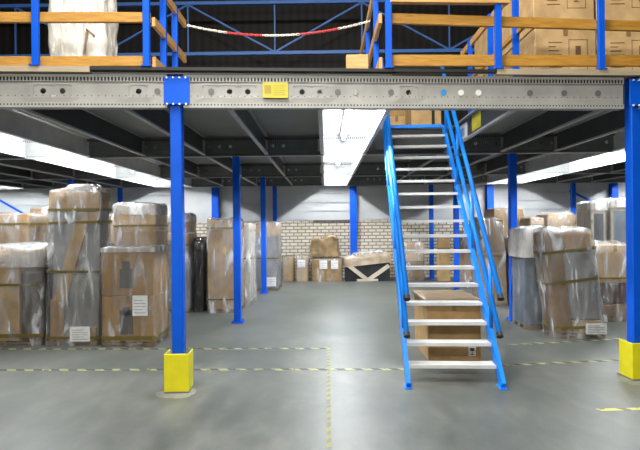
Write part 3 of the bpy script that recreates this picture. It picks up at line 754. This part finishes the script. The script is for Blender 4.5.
# behind it
t, w, d, h = load('wrapped_load', 'lumpy brown load in creased shiny film left of the right edge column', 'wrapped goods', 594, 634, 244, .65, 321, group=G)
obj('pallet', pallet_bm(w, d, PF), PALLET, t)
carton_part(t, -w / 2, w / 2, -d / 2, d / 2, h * .5, h - .02, CARDL)
b = new(); bx(b, -w / 2 + .02, w / 2 - .02, -d / 2 + .04, d / 2, h * .22, h * .5 - .005, .03); obj('red_brown_bundle', b, REDBROWN, t)
carton_part(t, -w / 2, w / 2, -d / 2, d / 2, PF, h * .22 - .005, CARDD, False)
wrap(t, w, d, h, FILM, seed=24, amp=.04, lump=.05)
obj('tape_band', band_bm(w, d, h * .55, .03), BAND, t)
for px0, px1, pt, lab, dd_ in ((591, 605.5, 203, 'cream framed cabinet with a dark panel, left one of the tall pair at right', 9.3), (610.5, 628, 200, 'cream framed cabinet with a blue grey panel, right one of the tall pair at right', 9.3)):
    t, w, d, h = load('tall_cabinet', lab, 'cabinet', px0, px1, pt, .55, None, dd_, 0, 'tall cabinets on the right')
    obj('pallet', pallet_bm(w, d, PF), PALLET, t)
    b = new(); bx(b, -w / 2, w / 2, -d / 2 + .03, d / 2, PF, h, .006); obj('cabinet_body', b, CREAM, t)
    b = new(); bx(b, -w / 2 + .05, w / 2 - .05, -d / 2 + .012, -d / 2 + .03, .2, h - .20); obj('dark_panel', b, DARKPANEL if px0 < 600 else BLUEGREY, t)
    wrap(t, w, d, h, FILMT, seed=px0, amp=.012)
    obj('top_sheet', film_bm(w + .02, d + .02, .16, seed=px0 + 1, amp=.015, z0=h - .14), FILMW, t, True)
plain('narrow tan wrapped load tucked behind the column at the right edge', 630, 644, 203, .55, d=9.4, seed=25, cols=(CARDL, CARD), bands=(), fm=FILMT)
plain('far carton load with a tan upright edge left of the low cartons at right', 530, 543.5, 218, .6, d=11.4, seed=26, cols=(CARDD, CARDL), cuts=(0, .9, 1), bands=())
plain('far row carton load with the palest top behind the leaning load', 547, 574, 214, .6, d=11.4, seed=27, cols=(CARD, CARDL), cuts=(0, .8, 1), bands=(.8,))
plain('far carton load between the palest topped cartons and the tall cabinets', 575, 591, 216, .6, d=11.5, seed=28, cols=(CARD, CARD), cuts=(0, .6, 1), bands=(.9,))

# ------------------------------------------------------------------ upper level goods
t, w, d, h = load('wrapped_furniture', 'large cream wrapped object on the mezzanine behind the left guard rail', 'wrapped goods', 50, 107, -35, .30, None, 5.45, 0, None, DZ + .002)
b = new(); bx(b, -w / 2 + .04, w / 2 - .04, -d / 2 + .05, d / 2 - .05, 0, h - .05, .04); obj('furniture_body', b, CREAM, t)
wrap(t, w - .02, d, h, FILMC, seed=81, amp=.045, lump=.08, cuts=16)
q = new(); box(q, (.12, -d / 2 - .055, .50), (.022, .012, .26), Matrix.Rotation(.12, 4, 'Y')); box(q, (.17, -d / 2 - .055, .60), (.02, .012, .12), Matrix.Rotation(-.9, 4, 'Y'))
obj('packing_strip', q, mat('brown_strip', (.22, .15, .09), .6)[0], t)
# cartons with print
def big_carton(x0, x1, y0, y1, z0, z1, label, marks):
    t = thing('printed_carton', label, 'carton', ((x0 + x1) / 2, (y0 + y1) / 2, z0), 0, 'large printed cartons on the mezzanine')
    w, d, h = x1 - x0, y1 - y0, z1 - z0
    c = carton_part(t, -w / 2, w / 2, -d / 2, d / 2, 0, h, CARDU, True, 'carton_body')
    y = -d / 2 - .002; q = new()
    if marks:
        # ruled frame, line text and a goblet symbol
        fx0, fx1, fz0, fz1 = w * .05, w * .36, h * .30, h * .80
        for a in ((fx0, fx1, fz0, fz0 + .006), (fx0, fx1, fz1 - .006, fz1), (fx0, fx0 + .006, fz0, fz1), (fx1 - .006, fx1, fz0, fz1)): bx(q, a[0], a[1], y, y + .002, a[2], a[3])
        gx = (fx0 + fx1) / 2; bx(q, gx - .03, gx + .03, y, y + .002, h * .56, h * .70); bx(q, gx - .006, gx + .006, y, y + .002, h * .42, h * .56); bx(q, gx - .03, gx + .03, y, y + .002, h * .40, h * .42)
        for k in range(7): bx(q, -w * .28, -w * (.06 + .05 * (k % 3)), y, y + .002, h * (.36 + .065 * k), h * (.36 + .065 * k) + .010)
        obj('printed_marks', q, mat('brown_ink', (.14, .08, .035), .8)[0], c)
    else: q.free()
    return t
CARDU = cardboard('cardboard_upper', (.50, .33, .15))
cy0, cy1, cy2 = 5.75, 6.9, 8.05
x0 = at(534, 40, cy0)[0]; x1 = at(594.5, 40, cy0)[0]; x2 = x1 + .012; x3 = x2 + .74
zA = DZ + .001; zB = at(560, 28, cy0)[1]; zC = zB + .72
big_carton(x0, x1, cy0, cy1 - .01, zA, zB, 'large printed carton, lower left front one of the mezzanine stack', True)
big_carton(x2, x3, cy0 + .02, cy1 - .01, zA, zB - .01, 'large printed carton, lower right front one of the mezzanine stack', True)
big_carton(x0 - .01, x1 - .01, cy0 + .01, cy1 - .01, zB + .003, zC, 'large printed carton, upper left front one of the mezzanine stack', True)
big_carton(x2 + .01, x3, cy0 + .02, cy1 - .01, zB + .003, zC, 'large printed carton, upper right front one of the mezzanine stack', True)
big_carton(x0 + .01, x1, cy1, cy2, zA, zB, 'plain carton behind the lower left front one of the mezzanine stack', False)
big_carton(x0, x1, cy1, cy2, zB + .003, zC, 'plain carton behind the upper left front one of the mezzanine stack', False)
for x_, lab in (((at(431, 115, 9.0)[0] - .0), 'left'),):
    xa_, xb_ = at(411, 115, 9.0)[0], at(441, 115, 9.0)[0]
    t = thing('stored_carton', 'tan carton on the mezzanine visible over the top stair tread', 'carton', ((xa_ + xb_) / 2, 9.3, DZ + .001))
    w = xb_ - xa_; carton_part(t, -w / 2, w / 2, -.3, .3, 0, .9, CARDU, False, 'carton_body')
    b = new(); bx(b, w * .18, w * .28, -.304, -.3, 0, .9); obj('dark_strap', b, RUBBER, t)
    xa_, xb_ = at(388, 115, 9.0)[0], at(405, 115, 9.0)[0]
    t = thing('stored_carton', 'low pale carton on the mezzanine left of the top stair tread', 'carton', ((xa_ + xb_) / 2, 9.3, DZ + .001))
    w = xb_ - xa_; carton_part(t, -w / 2, w / 2, -.3, .3, 0, at(395, 116.5, 9.0)[1] - DZ, CARDL, True, 'carton_body')
    xa_, xb_ = at(380, 115, 10)[0], at(410, 115, 10)[0]
    t = thing('stored_carton', 'brown carton on the mezzanine behind the low pale one', 'carton', ((xa_ + xb_) / 2, 10.3, DZ + .001))
    w = xb_ - xa_; carton_part(t, -w / 2, w / 2, -.3, .3, 0, 1.0, CARD, True, 'carton_body')

# ------------------------------------------------------------------ floor tapes
def tape(label, a, b_, w=.06, m=TAPEH):
    a, b_ = Vector(a), Vector(b_); d = b_ - a; L = d.length
    bm = new(); bx(bm, 0, L, -w / 2, w / 2, 0, .0015)
    o = obj('floor_tape', bm, m); o.location = (a.x, a.y, .0005); o.rotation_euler = (0, 0, math.atan2(d.y, d.x)); tag(o, label, 'floor marking')
fp = lambda px, py: (at(px, py, gd(px, py))[0], gd(px, py))
tape('hazard tape line across the floor left of the stairs, in front of the left column', (-5.0, 5.60), fp(404, 369))
tape('hazard tape line on the floor right of the stairs, in front of the leaning load', fp(487, 365.5), (4.6, 5.95))
tape('hazard tape line along the feet of the left loads to the aisle', (-5, 6.56), fp(330, 348.5))
tape('hazard tape line on the floor at the foot of the leaning load', fp(508, 344.5), (4.5, 6.95))
tape('yellow hazard tape at the bottom right corner of the photo', fp(596, 409), (3.6, 4.34), .05, TAPEY2)
tape('worn yellow line running down the middle of the aisle', (.01, 3.3), (.03, 6.7), .035, TAPEY)

def patch(label, x, y, r, seed):
    bm = new(); vs = []
    for i in range(40):
        a = i * math.pi / 20; q = r * (1 + .45 * noise.noise(Vector((math.cos(a) * 1.6, math.sin(a) * 1.6, seed))))
        vs.append((q * math.cos(a) * 1.25, q * math.sin(a)))
    lo = [bm.verts.new((u, v, 0)) for u, v in vs]; hi = [bm.verts.new((u, v, .0012)) for u, v in vs]
    bm.faces.new(lo); bm.faces.new(hi)
    for i in range(40): bm.faces.new((lo[i], lo[(i + 1) % 40], hi[(i + 1) % 40], hi[i]))
    o = obj('worn_patch', bm, SCUFF); o.location = (x, y, .0004); tag(o, label, 'floor mark')
SCUFF = mottled('scuffed_concrete', (.13, .13, .115), (.24, .24, .20), .5, 9)
patch('pale worn patch on the floor around the yellow guard of the front left column', -1.43, 4.76, .15, 1)
patch('pale worn patch on the floor around the yellow guard of the right edge column', 3.13, 5.04, .15, 2)
# ------------------------------------------------------------------ light
def area(name, loc, size, power, col, target):
    l = bpy.data.lights.new(name, 'AREA'); l.shape = 'RECTANGLE'; l.size, l.size_y = size; l.energy = power; l.color = col
    o = bpy.data.objects.new(name, l); C.objects.link(o); o.location = loc
    o.rotation_euler = (Vector(target) - Vector(loc)).to_track_quat('-Z', 'Y').to_euler()
area('hall_lamp', (-.6, 2.6, 5.4), (1.5, .4), 130, (1, .98, .95), (-.4, 3.6, 0))
area('hall_lamp', (-.3, -4.0, 4.4), (3, .6), 470, (1, .97, .90), (0, 6, 1.0))
area('hall_lamp', (-1.0, 3.2, 8.4), (2, .6), 620, (1, .97, .92), (.6, 6.0, 4.0))
area('hall_lamp', (-5.0, 1.0, 8.4), (2, .6), 260, (1, .97, .92), (-3.5, 6, 3.5))
w = bpy.data.worlds.new('World'); S.world = w; w.use_nodes = True
w.node_tree.nodes['Background'].inputs[0].default_value = (.5, .55, .6, 1); w.node_tree.nodes['Background'].inputs[1].default_value = .008

# ------------------------------------------------------------------ camera
cam = bpy.data.cameras.new('camera'); cam.sensor_width = 36; cam.lens = F / 640 * 36; cam.clip_end = 100
co = bpy.data.objects.new('camera', cam); C.objects.link(co)
co.matrix_world = Matrix.Translation((0, 0, EYE)) @ Matrix.Rotation(math.atan(5 / F), 4, 'Z') @ Matrix.Rotation(math.pi / 2, 4, 'X') @ Matrix.Rotation(-ROLL, 4, 'Z')
S.camera = co
S.view_settings.view_transform = 'Standard'; S.view_settings.look = 'None'; S.view_settings.gamma = 1
S.view_settings.use_curve_mapping = False; S.view_settings.exposure = 0
